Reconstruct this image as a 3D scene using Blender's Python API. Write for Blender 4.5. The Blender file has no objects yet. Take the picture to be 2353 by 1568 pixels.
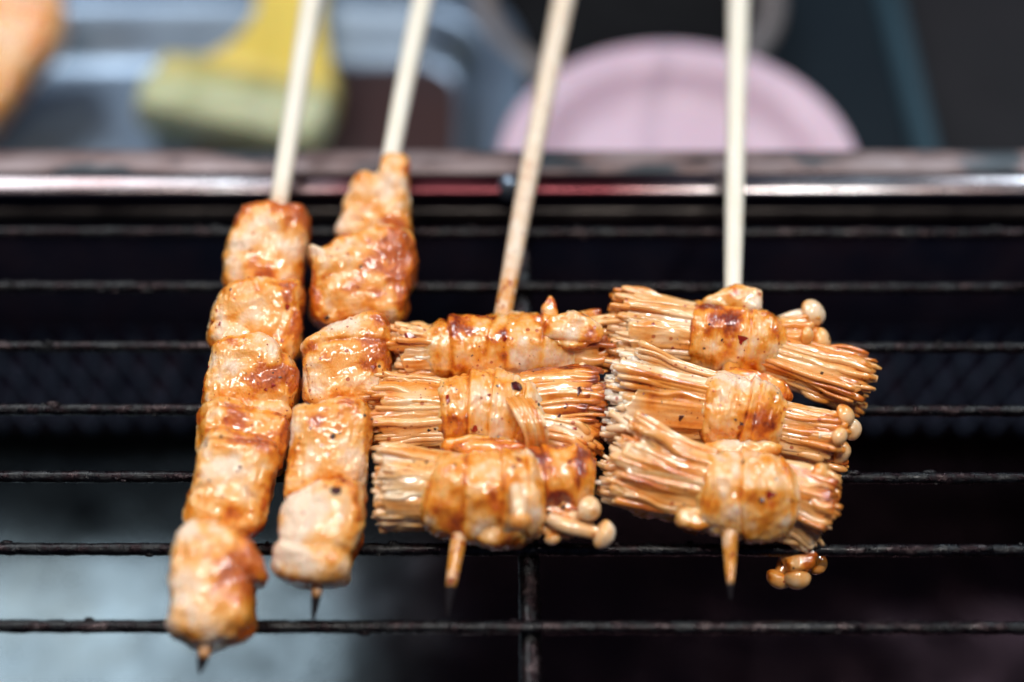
import bpy, bmesh, math, random
import numpy as np
from mathutils import Vector, Matrix
from mathutils.bvhtree import BVHTree

random.seed(7)
rng = np.random.default_rng(7)
SC = bpy.context.scene
COL = SC.collection

# ------------------------------------------------------------------ camera
# measures are taken from the photograph on a 2353 x 1568 grid (W, HH)
W, HH = 2353.0, 1568.0
FPX = 3268.0
CAM_Z = 0.222
PITCH = math.radians(52.5)
cam_d = bpy.data.cameras.new('camera')
cam = bpy.data.objects.new('camera', cam_d)
COL.objects.link(cam)
cam.location = (0, 0, CAM_Z)
cam.rotation_euler = (math.pi / 2 - PITCH, 0, 0)
cam_d.sensor_width = 36.0
cam_d.lens = FPX / W * 36.0
cam_d.clip_start = 0.01
cam_d.clip_end = 20
cam_d.dof.use_dof = True
cam_d.dof.focus_distance = 0.2575
cam_d.dof.aperture_fstop = 3.6
cam_d.dof.aperture_blades = 0
SC.camera = cam

# ------------------------------------------------------------------ light
wd = bpy.data.worlds.new('World')
SC.world = wd
wd.use_nodes = True
bg = wd.node_tree.nodes['Background']
bg.inputs[0].default_value = (0.40, 0.48, 1.0, 1)
bg.inputs[1].default_value = 0.075


def area(name, loc, target, sx, sy, power, color, shape='RECTANGLE', spread=180):
    l = bpy.data.lights.new(name, 'AREA')
    l.shape = shape
    l.size = sx
    l.size_y = sy
    l.energy = power
    l.color = color
    l.spread = math.radians(spread)
    o = bpy.data.objects.new(name, l)
    COL.objects.link(o)
    o.location = loc
    o.rotation_euler = (Vector(target) - Vector(loc)).to_track_quat('-Z', 'Y').to_euler()
    return o


TGT = (0.0, 0.16, 0.0)
area('back_left_key', (-0.38, 0.50, 0.64), TGT, 0.38, 0.30, 3.5, (0.92, 0.97, 1.0))  # large soft key light from behind left, out of view
area('overhead_fill_strip', (0.0, 0.05, 0.78), (0.0, 0.16, 0.0), 0.46, 0.03, 3.6, (1.0, 0.95, 0.87))  # unseen strip added overhead for fill and streak glints on the food
area('bulb_lamp', (0.19, 0.10, 0.62), TGT, 0.026, 0.026, 0.9, (1.0, 0.96, 0.9), 'DISK')
area('side_lamp', (0.42, 0.62, 0.52), TGT, 0.12, 0.12, 2.0, (0.78, 0.92, 1.0))
SC.view_settings.view_transform = 'Standard'
SC.view_settings.look = 'None'
SC.view_settings.exposure = 0.03
SC.view_settings.gamma = 1.0
SC.cycles.use_denoising = True
SC.cycles.max_bounces = 10
SC.cycles.sample_clamp_indirect = 6.0

# ------------------------------------------------------------------ maths
sp, cp = math.sin(PITCH), math.cos(PITCH)
C0 = np.array([0, 0, CAM_Z])
FW = np.array([0, cp, -sp])
UP = np.array([0, sp, cp])
RT = np.array([1.0, 0, 0])


def ray(x, y):
    return FW + RT * ((x - W / 2) / FPX) + UP * ((HH / 2 - y) / FPX)


def P(x, y, z=0.0):
    r = ray(x, y)
    return C0 + r * ((z - CAM_Z) / r[2])


def depth(p):
    return float(np.dot(np.asarray(p) - C0, FW))


def scl(p):                 # photograph grid steps per metre at a point
    return FPX / depth(p)


def nrm(v):
    v = np.asarray(v, float)
    return v / (np.linalg.norm(v) + 1e-12)


def _h(i, j, k, s):
    n = (i.astype(np.uint32) * np.uint32(374761393) + j.astype(np.uint32) * np.uint32(668265263)
         + k.astype(np.uint32) * np.uint32(2246822519) + np.uint32(s * 3266489917 % 4294967296))
    n = (n ^ (n >> np.uint32(13))) * np.uint32(1274126177)
    n = (n ^ (n >> np.uint32(16))) * np.uint32(2654435761)
    return ((n ^ (n >> np.uint32(15))) & np.uint32(0xffffff)).astype(np.float64) / 8388607.5 - 1.0


def vn(p, s=0):
    p = np.asarray(p, float)
    b = np.floor(p)
    f = p - b
    f = f * f * f * (f * (f * 6 - 15) + 10)
    i, j, k = (b.astype(np.int64)).T
    x, y, z = f.T
    r = 0
    for a in (0, 1):
        for c in (0, 1):
            for d in (0, 1):
                r = r + _h(i + a, j + c, k + d, s) * (x if a else 1 - x) * (y if c else 1 - y) * (z if d else 1 - z)
    return r


def fbm(p, s=0, o=3, g=0.5):
    r, a, t = 0, 1.0, 0
    for q in range(o):
        r = r + a * vn(p * (2.03 ** q) + 17.3 * q, s + q)
        t += a
        a *= g
    return r / t


def sstep(a, b, x):
    t = np.clip((x - a) / (b - a), 0, 1)
    return t * t * (3 - 2 * t)


def spline(pts, n, closed=False):
    pts = np.asarray(pts, float)
    m = len(pts)
    segs = m if closed else m - 1
    t = np.linspace(0, segs, n, endpoint=not closed)
    i = np.minimum(t.astype(int), segs - 1)
    f = (t - i)[:, None]
    if closed:
        g = lambda q: pts[q % m]
    else:
        ext = np.vstack([2 * pts[0] - pts[1], pts, 2 * pts[-1] - pts[-2]])
        g = lambda q: ext[q + 1]
    a, b, c, d = g(i - 1), g(i), g(i + 1), g(i + 2)
    return 0.5 * (2 * b + (c - a) * f + (2 * a - 5 * b + 4 * c - d) * f ** 2 + (3 * b - a - 3 * c + d) * f ** 3)


# ------------------------------------------------------------------ objects
def link(o):
    COL.objects.link(o)
    return o


def set_parent(o, parent):
    if parent is not None:
        o.parent = parent
        loc = Vector((0, 0, 0))
        q = parent
        while q is not None:
            loc += q.location
            q = q.parent
        o.location = o.location - loc


def mesh(name, verts, faces, mat, parent=None, smooth=True, origin=None, attrs=None):
    verts = np.asarray(verts, float)
    c = verts.mean(0) if origin is None else np.asarray(origin, float)
    me = bpy.data.meshes.new(name)
    me.from_pydata((verts - c).tolist(), [], faces if isinstance(faces, list) else faces.tolist())
    if smooth:
        me.polygons.foreach_set('use_smooth', np.ones(len(me.polygons), bool))
    for k, v in (attrs or {}).items():
        a = me.attributes.new(k, 'FLOAT', 'POINT')
        a.data.foreach_set('value', np.asarray(v, np.float32))
    me.materials.append(mat)
    me.update()
    o = link(bpy.data.objects.new(name, me))
    o.location = c
    set_parent(o, parent)
    return o


def empty(name, loc):
    o = link(bpy.data.objects.new(name, None))
    o.location = loc
    o.empty_display_size = 0.01
    return o


def tag(o, label=None, cat=None, group=None, kind=None):
    for k, v in (('label', label), ('category', cat), ('group', group), ('kind', kind)):
        if v:
            o[k] = v
    return o


def grid_faces(nu, nv, wrap_v=True, off=0):
    f = []
    for i in range(nu - 1):
        for j in range(nv if wrap_v else nv - 1):
            j2 = (j + 1) % nv
            f.append((off + i * nv + j, off + i * nv + j2, off + (i + 1) * nv + j2, off + (i + 1) * nv + j))
    return f


def frames(pts, upv):
    """tangent, normal, binormal along a path; the normal leans to upv"""
    pts = np.asarray(pts, float)
    t = np.gradient(pts, axis=0)
    t /= np.linalg.norm(t, axis=1)[:, None] + 1e-12
    n = upv[None] - t * (t @ upv)[:, None]
    n /= np.linalg.norm(n, axis=1)[:, None] + 1e-12
    b = np.cross(t, n)
    return t, n, b


def tube_verts(pts, rad, sides, upv=UP, flat=1.0, twist=0.0):
    t, n, b = frames(pts, upv)
    a = np.linspace(0, 2 * math.pi, sides, endpoint=False) + twist
    rad = np.asarray(rad, float)
    if rad.ndim == 1:
        rad = np.repeat(rad[:, None], sides, 1)
    v = (np.asarray(pts)[:, None, :] + n[:, None, :] * (rad * np.cos(a)[None])[..., None]
         + b[:, None, :] * (rad * np.sin(a)[None] * flat)[..., None])
    return v.reshape(-1, 3)


def tube(name, pts, rad, sides, mat, parent=None, upv=UP, flat=1.0, attrs=None, disp=None):
    pts = np.asarray(pts, float)
    n = len(pts)
    v = tube_verts(pts, rad, sides, upv, flat)
    if disp is not None:
        ctr = np.repeat(pts, sides, 0)
        d = v - ctr
        d /= np.linalg.norm(d, axis=1)[:, None] + 1e-12
        v = v + d * disp(v)[:, None]
    f = grid_faces(n, sides)
    f.append(tuple(range(sides))[::-1])
    f.append(tuple(range((n - 1) * sides, n * sides)))
    at = None
    if attrs:
        at = {k: np.repeat(np.asarray(a, float), sides) if len(a) == n else a for k, a in attrs.items()}
    return mesh(name, v, f, mat, parent, attrs=at)


def vnormals(v, f):
    f = np.asarray(f)
    a = np.cross(v[f[:, 2]] - v[f[:, 0]], v[f[:, 3]] - v[f[:, 1]])
    n = np.zeros_like(v)
    for k in range(4):
        np.add.at(n, f[:, k], a)
    return n / (np.linalg.norm(n, axis=1)[:, None] + 1e-20)


_qs = {}


def quad_sphere(N):
    if N in _qs:
        return _qs[N]
    verts, idx, faces = [], {}, []
    g = np.tan(np.linspace(-1, 1, N + 1) * math.pi / 4)
    for ax in range(3):
        for s in (-1, 1):
            loc = {}
            for i in range(N + 1):
                for j in range(N + 1):
                    q = [0, 0, 0]
                    q[ax] = s
                    q[(ax + 1) % 3] = g[i]
                    q[(ax + 2) % 3] = g[j]
                    key = (round(q[0], 6), round(q[1], 6), round(q[2], 6))
                    if key not in idx:
                        idx[key] = len(verts)
                        verts.append(q)
                    loc[i, j] = idx[key]
            for i in range(N):
                for j in range(N):
                    q = (loc[i, j], loc[i + 1, j], loc[i + 1, j + 1], loc[i, j + 1])
                    faces.append(q if s > 0 else q[::-1])
    v = np.array(verts)
    v /= np.linalg.norm(v, axis=1)[:, None]
    _qs[N] = (v, np.array(faces))
    return _qs[N]


def lathe(name, prof, center, mat, parent=None, axis=(0, 0, 1), seg=48, closed=False, flip=True):
    """prof: list of (radius, height)"""
    ax = nrm(axis)
    e1 = nrm(np.cross(ax, [0.31, 0.9, 0.2] if abs(ax[2]) < 0.9 else [0, 1, 0]))
    e2 = np.cross(ax, e1)
    a = np.linspace(0, 2 * math.pi, seg, endpoint=False)
    ring = np.cos(a)[:, None] * e1 + np.sin(a)[:, None] * e2
    v = np.concatenate([np.asarray(center) + ring * r + ax * h for r, h in prof])
    f = grid_faces(len(prof), seg)
    if closed:
        n = len(prof)
        f += [((n - 1) * seg + j, (n - 1) * seg + (j + 1) % seg, (j + 1) % seg, j) for j in range(seg)]
    return mesh(name, v, [q[::-1] for q in f] if flip else f, mat, parent)


def box(name, lo, hi, mat, parent=None, bevel=0.0008, seg=2, rot=None, about=None):
    lo, hi = np.asarray(lo, float), np.asarray(hi, float)
    c, h = (lo + hi) / 2, (hi - lo) / 2
    v = np.array([[x, y, z] for x in (-1, 1) for y in (-1, 1) for z in (-1, 1)]) * h + c
    f = [(0, 1, 3, 2), (4, 6, 7, 5), (0, 4, 5, 1), (2, 3, 7, 6), (0, 2, 6, 4), (1, 5, 7, 3)]
    o = mesh(name, v, f, mat, parent, smooth=True)
    if bevel:
        m = o.modifiers.new('bevel', 'BEVEL')
        m.width = bevel
        m.segments = seg
        m.limit_method = 'ANGLE'
    return o


# ------------------------------------------------------------------ materials
def new_mat(name):
    m = bpy.data.materials.new(name)
    m.use_nodes = True
    nt = m.node_tree
    return m, nt, nt.nodes['Principled BSDF']


class NT:
    def __init__(s, nt):
        s.nt = nt
        s.pos = nt.nodes.new('ShaderNodeNewGeometry').outputs['Position']

    def node(s, t, **kw):
        n = s.nt.nodes.new(t)
        for k, v in kw.items():
            setattr(n, k, v)
        return n

    def l(s, a, b):
        s.nt.links.new(a, b)

    def noise(s, scale, detail=3, rough=0.55, vec=None, stretch=None):
        n = s.node('ShaderNodeTexNoise')
        n.inputs['Scale'].default_value = scale
        n.inputs['Detail'].default_value = detail
        n.inputs['Roughness'].default_value = rough
        v = vec or s.pos
        if stretch:
            m = s.node('ShaderNodeMapping')
            m.inputs['Scale'].default_value = stretch
            s.l(v, m.inputs[0])
            v = m.outputs[0]
        s.l(v, n.inputs['Vector'])
        return n.outputs[0]

    def math(s, op, a, b=None, clamp=False):
        n = s.node('ShaderNodeMath', operation=op, use_clamp=clamp)
        for i, q in enumerate((a, b)):
            if q is None:
                continue
            if isinstance(q, (int, float)):
                n.inputs[i].default_value = q
            else:
                s.l(q, n.inputs[i])
        return n.outputs[0]

    def ramp(s, fac, stops, interp='LINEAR'):
        n = s.node('ShaderNodeValToRGB')
        n.color_ramp.interpolation = interp
        e = n.color_ramp.elements
        while len(e) < len(stops):
            e.new(0.5)
        for q, (p, c) in zip(e, stops):
            q.position = p
            q.color = (*c, 1) if len(c) == 3 else c
        s.l(fac, n.inputs[0])
        return n.outputs[0]

    def maprange(s, v, a, b, c, d):
        n = s.node('ShaderNodeMapRange')
        for i, q in enumerate((a, b, c, d)):
            n.inputs[i + 1].default_value = q
        s.l(v, n.inputs[0])
        return n.outputs[0]

    def mix(s, fac, a, b):
        n = s.node('ShaderNodeMix', data_type='RGBA')
        if isinstance(fac, (int, float)):
            n.inputs[0].default_value = fac
        else:
            s.l(fac, n.inputs[0])
        for i, q in ((6, a), (7, b)):
            if isinstance(q, tuple):
                n.inputs[i].default_value = (*q, 1)
            else:
                s.l(q, n.inputs[i])
        return n.outputs[2]

    def attr(s, name):
        return s.node('ShaderNodeAttribute', attribute_name=name).outputs['Fac']

    def bump(s, h, strength, dist, normal=None):
        n = s.node('ShaderNodeBump')
        n.inputs['Strength'].default_value = strength
        n.inputs['Distance'].default_value = dist
        s.l(h, n.inputs['Height'])
        if normal is not None:
            s.l(normal, n.inputs['Normal'])
        return n.outputs[0]

    def specks(s, scale, size, gate):
        """1 on small scattered grains"""
        v = s.node('ShaderNodeTexVoronoi', feature='F1')
        v.inputs['Scale'].default_value = scale
        s.l(s.pos, v.inputs['Vector'])
        sep = s.node('ShaderNodeSeparateColor')
        s.l(v.outputs['Color'], sep.inputs[0])
        near = s.math('LESS_THAN', v.outputs['Distance'], s.math('MULTIPLY', sep.outputs[1], size))
        return s.math('MULTIPLY', near, s.math('GREATER_THAN', sep.outputs[0], gate))


MEAT_RAMP = [(0.0, (0.88, 0.67, 0.50)), (0.22, (0.87, 0.54, 0.30)), (0.42, (0.87, 0.43, 0.120)),
             (0.62, (0.82, 0.29, 0.022)), (0.82, (0.57, 0.115, 0.007)), (1.0, (0.20, 0.022, 0.005))]
STEM_RAMP = [(0.0, (0.90, 0.80, 0.68)), (0.22, (0.89, 0.63, 0.39)), (0.46, (0.87, 0.45, 0.150)),
             (0.68, (0.79, 0.27, 0.032)), (0.86, (0.52, 0.11, 0.008)), (1.0, (0.18, 0.022, 0.005))]


def food(name, ramp, sss=0.45, fine=0.26, rough=(0.22, 0.5), bump=0.35, fibre=None, coat=0.9, dry=0.22, sscale=0.0020, srad=(1.0, 0.5, 0.28), cior=1.5, cb=None):
    m, nt, b = new_mat(name)
    k = NT(nt)
    g = k.attr('glaze')
    n1 = k.noise(520, 3)
    n2 = k.noise(2100, 2)
    f = k.math('ADD', g, k.math('MULTIPLY', k.math('SUBTRACT', n1, 0.5), fine * 1.6))
    f = k.math('ADD', f, k.math('MULTIPLY', k.math('SUBTRACT', n2, 0.5), fine), clamp=True)
    col = k.ramp(f, ramp)
    sk = k.specks(640, 0.26, 0.55)
    col = k.mix(k.math('MULTIPLY', sk, 0.8), col, (0.42, 0.05, 0.006))
    sk2 = k.specks(420, 0.16, 0.78)
    col = k.mix(k.math('MULTIPLY', sk2, 0.9), col, (0.03, 0.012, 0.008))
    k.l(col, b.inputs['Base Color'])
    b.inputs['Subsurface Weight'].default_value = sss
    b.inputs['Subsurface Radius'].default_value = srad
    b.inputs['Subsurface Scale'].default_value = sscale
    k.l(k.maprange(k.noise(260, 3), 0.35, 0.68, rough[0], rough[1]), b.inputs['Roughness'])
    b.inputs['IOR'].default_value = 1.45
    k.l(k.maprange(f, 0.12, 0.48, coat * dry, coat), b.inputs['Coat Weight'])
    b.inputs['Coat IOR'].default_value = cior
    k.l(k.maprange(k.noise(330, 2), 0.4, 0.65, 0.03, 0.12), b.inputs['Coat Roughness'])
    h = k.noise(1500, 4, 0.6)
    if fibre:
        h = k.math('ADD', h, k.noise(1, 3, 0.5, stretch=fibre))
    bn = k.bump(h, bump, 0.0005)
    k.l(bn, b.inputs['Normal'])
    bc = k.bump(k.noise(560, 1.5), min(0.5, bump * 1.45) if cb is None else cb, 0.0006)
    k.l(bc, b.inputs['Coat Normal'])
    return m


M = {}
M['meat'] = food('grilled_chicken', MEAT_RAMP, fibre=(1500, 380, 900), coat=0.85, bump=0.5)
M['wrap'] = food('chicken_wrap', MEAT_RAMP, sss=0.62, fine=0.24, rough=(0.14, 0.36), fibre=(700, 300, 300), coat=1.0, cior=1.6, dry=0.5)
M['stem'] = food('enoki_stem', STEM_RAMP, sss=0.5, fine=0.18, rough=(0.16, 0.36), bump=0.16, fibre=(260, 1600, 1600), coat=1.0, cior=1.75, cb=0.10, dry=0.9, sscale=0.0005, srad=(1.0, 0.75, 0.55))
M['cap'] = food('enoki_cap', STEM_RAMP, sss=0.35, fine=0.12, rough=(0.14, 0.3), bump=0.12, coat=0.8, dry=0.8, sscale=0.0008, srad=(1.0, 0.7, 0.5))

m, nt, b = new_mat('amber_sauce')
k = NT(nt)
k.l(k.ramp(k.noise(400, 3), [(0.35, (0.84, 0.50, 0.21)), (0.65, (0.74, 0.33, 0.075))]), b.inputs['Base Color'])
b.inputs['Roughness'].default_value = 0.13
b.inputs['Subsurface Weight'].default_value = 0.3
b.inputs['Subsurface Radius'].default_value = (1, 0.4, 0.15)
b.inputs['Subsurface Scale'].default_value = 0.002
b.inputs['Coat Weight'].default_value = 0.6
b.inputs['Coat Roughness'].default_value = 0.05
k.l(k.bump(k.noise(900, 2), 0.4, 0.0006), b.inputs['Normal'])
M['sauce'] = m

m, nt, b = new_mat('bamboo')
k = NT(nt)
ch, so = k.attr('char'), k.attr('soak')
base = k.ramp(k.noise(1, 3, 0.5, stretch=(2200, 60, 2200)), [(0.3, (0.78, 0.70, 0.55)), (0.7, (0.87, 0.83, 0.74))])
sf = k.math('MULTIPLY', so, k.math('ADD', 1.0, k.math('MULTIPLY', k.math('SUBTRACT', k.noise(420, 3), 0.5), 2.2)))
base = k.mix(k.math('MULTIPLY', sf, 1.0, clamp=True), base, (0.66, 0.27, 0.045))
red = k.math('MULTIPLY', k.math('GREATER_THAN', k.noise(700, 2), 0.60), so)
base = k.mix(red, base, (0.36, 0.06, 0.01))
cf = k.math('ADD', ch, k.math('MULTIPLY', k.math('SUBTRACT', k.noise(600, 3), 0.5), k.math('MULTIPLY', ch, 0.8)), clamp=True)
base = k.ramp(cf, [(0.0, (1, 1, 1)), (0.35, (0.55, 0.2, 0.1)), (0.6, (0.12, 0.05, 0.04)), (0.9, (0.02, 0.016, 0.018))]) if False else k.mix(
    k.maprange(cf, 0.25, 0.75, 0, 1), base, (0.012, 0.010, 0.012))
k.l(base, b.inputs['Base Color'])
k.l(k.math('ADD', k.maprange(so, 0, 1, 0.55, 0.22), k.math('MULTIPLY', cf, 0.6), clamp=True), b.inputs['Roughness'])
k.l(k.maprange(cf, 0.2, 0.7, 0.5, 0.05), b.inputs['Specular IOR Level'])
b.inputs['Subsurface Weight'].default_value = 0.1
b.inputs['Subsurface Scale'].default_value = 0.001
k.l(k.bump(k.noise(1, 3, 0.5, stretch=(2600, 70, 2600)), 0.35, 0.0003), b.inputs['Normal'])
M['bamboo'] = m

m, nt, b = new_mat('burnt_bar_steel')
k = NT(nt)
crust = k.noise(300, 5, 0.65)
b.inputs['Metallic'].default_value = 0.75
col = k.ramp(crust, [(0.36, (0.075, 0.055, 0.055)), (0.45, (0.016, 0.008, 0.010)), (0.53, (0.004, 0.004, 0.005))])
k.l(col, b.inputs['Base Color'])
k.l(k.maprange(k.noise(700, 3), 0.35, 0.7, 0.16, 0.5), b.inputs['Roughness'])
k.l(k.maprange(crust, 0.45, 0.6, 0.95, 0.2), b.inputs['Metallic'])
b.inputs['Coat Weight'].default_value = 0.15
b.inputs['Coat Roughness'].default_value = 0.12
k.l(k.bump(k.noise(1300, 4, 0.7), 0.7, 0.0005), b.inputs['Normal'])
M['bar'] = m


def metal(name, stops, scale, rough, metallic=1.0, stretch=None, bump=0.1, dist=0.0005):
    m, nt, b = new_mat(name)
    k = NT(nt)
    k.l(k.ramp(k.noise(scale, 5, 0.6, stretch=stretch), stops), b.inputs['Base Color'])
    k.l(k.maprange(k.noise(scale * 2.3, 4, stretch=stretch), 0.3, 0.7, rough[0], rough[1]), b.inputs['Roughness'])
    b.inputs['Metallic'].default_value = metallic
    if bump:
        k.l(k.bump(k.noise(scale * 4, 4, stretch=stretch), bump, dist), b.inputs['Normal'])
    return m


M['rail'] = metal('worn_rail_steel_red_reflect', [(0.35, (0.42, 0.41, 0.43)), (0.62, (0.22, 0.16, 0.16))], 60, (0.2, 0.34), stretch=(0.3, 1, 1))
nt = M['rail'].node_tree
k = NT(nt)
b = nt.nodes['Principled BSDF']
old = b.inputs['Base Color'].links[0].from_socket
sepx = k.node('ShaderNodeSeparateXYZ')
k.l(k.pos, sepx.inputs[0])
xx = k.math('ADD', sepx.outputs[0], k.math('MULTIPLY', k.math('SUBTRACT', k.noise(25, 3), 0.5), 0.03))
red_reflect = k.ramp(k.maprange(xx, -0.10, 0.10, 0, 1), [(0.18, (0, 0, 0)), (0.34, (1, 1, 1)), (0.60, (1, 1, 1)), (0.74, (0, 0, 0))])  # red reflection along the middle, painted into the base colour
k.l(k.mix(red_reflect, old, (0.10, 0.026, 0.032)), b.inputs['Base Color'])
M['flange'] = metal('peeling_flange', [(0.42, (0.26, 0.20, 0.20)), (0.52, (0.18, 0.12, 0.115)), (0.58, (0.035, 0.045, 0.055)), (0.7, (0.03, 0.03, 0.035))],
                    55, (0.35, 0.6), 0.35, stretch=(0.6, 1.4, 1), bump=0.3)
M['wall'] = metal('sooty_steel', [(0.35, (0.050, 0.034, 0.056)), (0.65, (0.018, 0.022, 0.048))], 50, (0.3, 0.6), 0.5, bump=0.2)
M['ledge'] = metal('sooty_ledge', [(0.35, (0.10, 0.085, 0.08)), (0.65, (0.03, 0.025, 0.025))], 70, (0.3, 0.5), 0.7, bump=0.2)
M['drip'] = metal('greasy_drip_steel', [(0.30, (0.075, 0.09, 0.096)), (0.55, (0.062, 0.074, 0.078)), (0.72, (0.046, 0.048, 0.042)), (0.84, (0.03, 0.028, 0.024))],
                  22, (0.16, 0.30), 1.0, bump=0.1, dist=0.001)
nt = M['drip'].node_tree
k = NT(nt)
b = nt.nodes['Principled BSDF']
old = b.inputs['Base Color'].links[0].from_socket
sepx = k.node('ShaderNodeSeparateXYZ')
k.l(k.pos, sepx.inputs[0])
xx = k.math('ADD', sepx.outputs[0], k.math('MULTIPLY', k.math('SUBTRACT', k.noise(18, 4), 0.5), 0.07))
darkened = k.maprange(xx, -0.045, 0.0, 0.0, 1.0)  # dark maroon reflection on the right painted into the colour, left kept bluish
k.l(k.mix(darkened, k.mix(0.4, old, (0.06, 0.085, 0.105)), (0.030, 0.017, 0.021)), b.inputs['Base Color'])
M['meshplate'] = metal('dark_blue_mesh_steel', [(0.35, (0.13, 0.17, 0.26)), (0.65, (0.07, 0.09, 0.14))], 90, (0.35, 0.55), 0.8, bump=0.1)
M['steel'] = metal('stainless_tray_steel', [(0.3, (0.25, 0.32, 0.41)), (0.7, (0.15, 0.20, 0.27))], 30, (0.28, 0.38), 0.75, bump=0.05)
M['tablemat'] = metal('dark_teal_counter', [(0.3, (0.004, 0.008, 0.013)), (0.7, (0.006, 0.011, 0.016))], 25, (0.5, 0.65), 0.0, bump=0.1)
M['strip'] = metal('teal_edge', [(0.3, (0.030, 0.062, 0.085)), (0.7, (0.022, 0.048, 0.066))], 25, (0.4, 0.55), 0.0, bump=0.05)
M['grey'] = metal('charcoal_counter', [(0.3, (0.016, 0.0145, 0.017)), (0.7, (0.012, 0.012, 0.014))], 30, (0.6, 0.75), 0.0, bump=0.1)


for q in ('tablemat', 'strip', 'grey'):
    M[q].node_tree.nodes['Principled BSDF'].inputs['Specular IOR Level'].default_value = 0.12


def plain(name, c1, c2, scale, rough, sss=0.0, coat=0.0, scale_sss=0.004):
    m, nt, b = new_mat(name)
    k = NT(nt)
    k.l(k.ramp(k.noise(scale, 4), [(0.35, c1), (0.65, c2)]), b.inputs['Base Color'])
    k.l(k.maprange(k.noise(scale * 3, 3), 0.3, 0.7, rough * 0.8, rough * 1.25), b.inputs['Roughness'])
    b.inputs['Subsurface Weight'].default_value = sss
    b.inputs['Subsurface Scale'].default_value = scale_sss
    b.inputs['Coat Weight'].default_value = coat
    return m


M['pink'] = plain('pink_plastic', (0.62, 0.45, 0.55), (0.65, 0.48, 0.58), 15, 0.42, 0.25)
M['yellow'] = plain('yellow_plastic', (0.72, 0.53, 0.10), (0.76, 0.57, 0.12), 15, 0.35, 0.2)
M['bristle'] = plain('pale_bristle', (0.46, 0.48, 0.27), (0.58, 0.60, 0.38), 120, 0.45, 0.3)
M['ferrule'] = plain('cream_ferrule', (0.58, 0.50, 0.16), (0.62, 0.54, 0.20), 40, 0.35, 0.2)
M['black'] = plain('black_enamel', (0.004, 0.004, 0.005), (0.006, 0.006, 0.007), 30, 0.75)
M['black'].node_tree.nodes['Principled BSDF'].inputs['Specular IOR Level'].default_value = 0.1
M['potrim'] = plain('worn_pot_rim', (0.20, 0.165, 0.15), (0.14, 0.125, 0.13), 30, 0.4)
M['chili'] = plain('chili_flake_red', (0.36, 0.022, 0.006), (0.20, 0.010, 0.004), 900, 0.22, 0.15, 0.6, 0.0006)
M['darkchili'] = plain('charred_flake', (0.09, 0.010, 0.008), (0.035, 0.008, 0.008), 900, 0.25, 0, 0.6)
M['pepper'] = plain('black_pepper', (0.010, 0.010, 0.013), (0.025, 0.022, 0.022), 1500, 0.35, 0, 0.3)

# ------------------------------------------------------------------ setting
TZ = -0.085
strip_x = P(2095, 330, TZ)[0]
v = [(-1.2, 0.05, TZ), (strip_x, 0.05, TZ), (strip_x, 2.5, TZ), (-1.2, 2.5, TZ)]
tag(mesh('counter', v, [(0, 1, 2, 3)], M['tablemat']), 'dark teal counter top behind the grill', 'counter', kind='structure')
v = [(strip_x, 0.05, TZ - 0.012), (1.5, 0.05, TZ - 0.012), (1.5, 2.5, TZ - 0.012), (strip_x, 2.5, TZ - 0.012)]
tag(mesh('lower_counter', v, [(0, 1, 2, 3)], M['grey']), 'charcoal grey lower counter at the far side', 'counter', kind='structure')
sx2 = P(2150, 330, TZ)[0]
o = box('counter_edge', (strip_x, 0.05, TZ - 0.012), (sx2, 2.5, TZ + 0.004), M['strip'], bevel=0.003, seg=3)
tag(o, kind='structure')

# ------------------------------------------------------------------ grill body
Y0 = P(0, 1442, 0)[1]
PITCHBAR = 0.0150
rail_y = P(0, 423, 0.002)[1]
grill = empty('grill_body', (0, rail_y, TZ))
tag(grill, 'sooty steel grill body with a shiny worn back rim', 'grill')
HX = 0.19
xs = np.linspace(-HX, HX, 260)


def line_tube(name, y, z, r, mat, parent, sides=16, amp=0.0, fr=900, yslope=0.0, seed=0, y_r=1.0):
    pts = np.stack([xs, np.full_like(xs, y) + xs * yslope, np.full_like(xs, z)], 1)
    d = (lambda v: amp * (fbm(v * fr, seed) + 0.6 * np.maximum(0, fbm(v * fr * 0.4, seed + 5)))) if amp else None
    return tube(name, pts, np.full(len(xs), r), sides, mat, parent, upv=np.array([0, 0, 1.0]), disp=d)


pts = np.stack([xs, np.full_like(xs, rail_y), np.full_like(xs, 0.0018)], 1)
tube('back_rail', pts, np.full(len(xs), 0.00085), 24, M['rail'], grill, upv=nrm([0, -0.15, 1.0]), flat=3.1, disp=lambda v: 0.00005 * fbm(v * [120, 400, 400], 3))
fl0, fl1 = P(0, 396, -0.001)[1], P(0, 343, -0.001)[1]
box('rim_flange', (-HX, fl0, -0.004), (HX, fl1, -0.001), M['flange'], grill, bevel=0.0008)
box('rim_lip', (-HX, rail_y + 0.0018, -0.006), (HX, fl0 - 0.0003, -0.0022), M['wall'], grill, bevel=0.0005)
box('back_wall', (-HX, rail_y - 0.0008, TZ + 0.002), (HX, rail_y + 0.0012, 0.0005), M['wall'], grill, bevel=0.0003)
ly = P(0, 486, -0.004)[1]
box('inner_ledge', (-HX, ly, -0.0075), (HX, rail_y - 0.0009, -0.004), M['ledge'], grill, bevel=0.0006)
box('side_wall', (-HX - 0.002, 0.045, TZ + 0.002), (-HX, rail_y + 0.0012, 0.0005), M['wall'], grill, bevel=0.0003)
box('side_wall', (HX, 0.045, TZ + 0.002), (HX + 0.002, rail_y + 0.0012, 0.0005), M['wall'], grill, bevel=0.0003)
box('front_wall', (-HX, 0.045, TZ + 0.002), (HX, 0.047, -0.012), M['wall'], grill, bevel=0.0003)
# rivet on the rail
c = P(1172, 424, 0.0035)
lathe('rivet', [(0.0, 0.0022), (0.0012, 0.002), (0.002, 0.0012), (0.0024, 0.0), (0.0024, -0.002)], c, M['steel'], grill, seg=20, flip=True)

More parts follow.
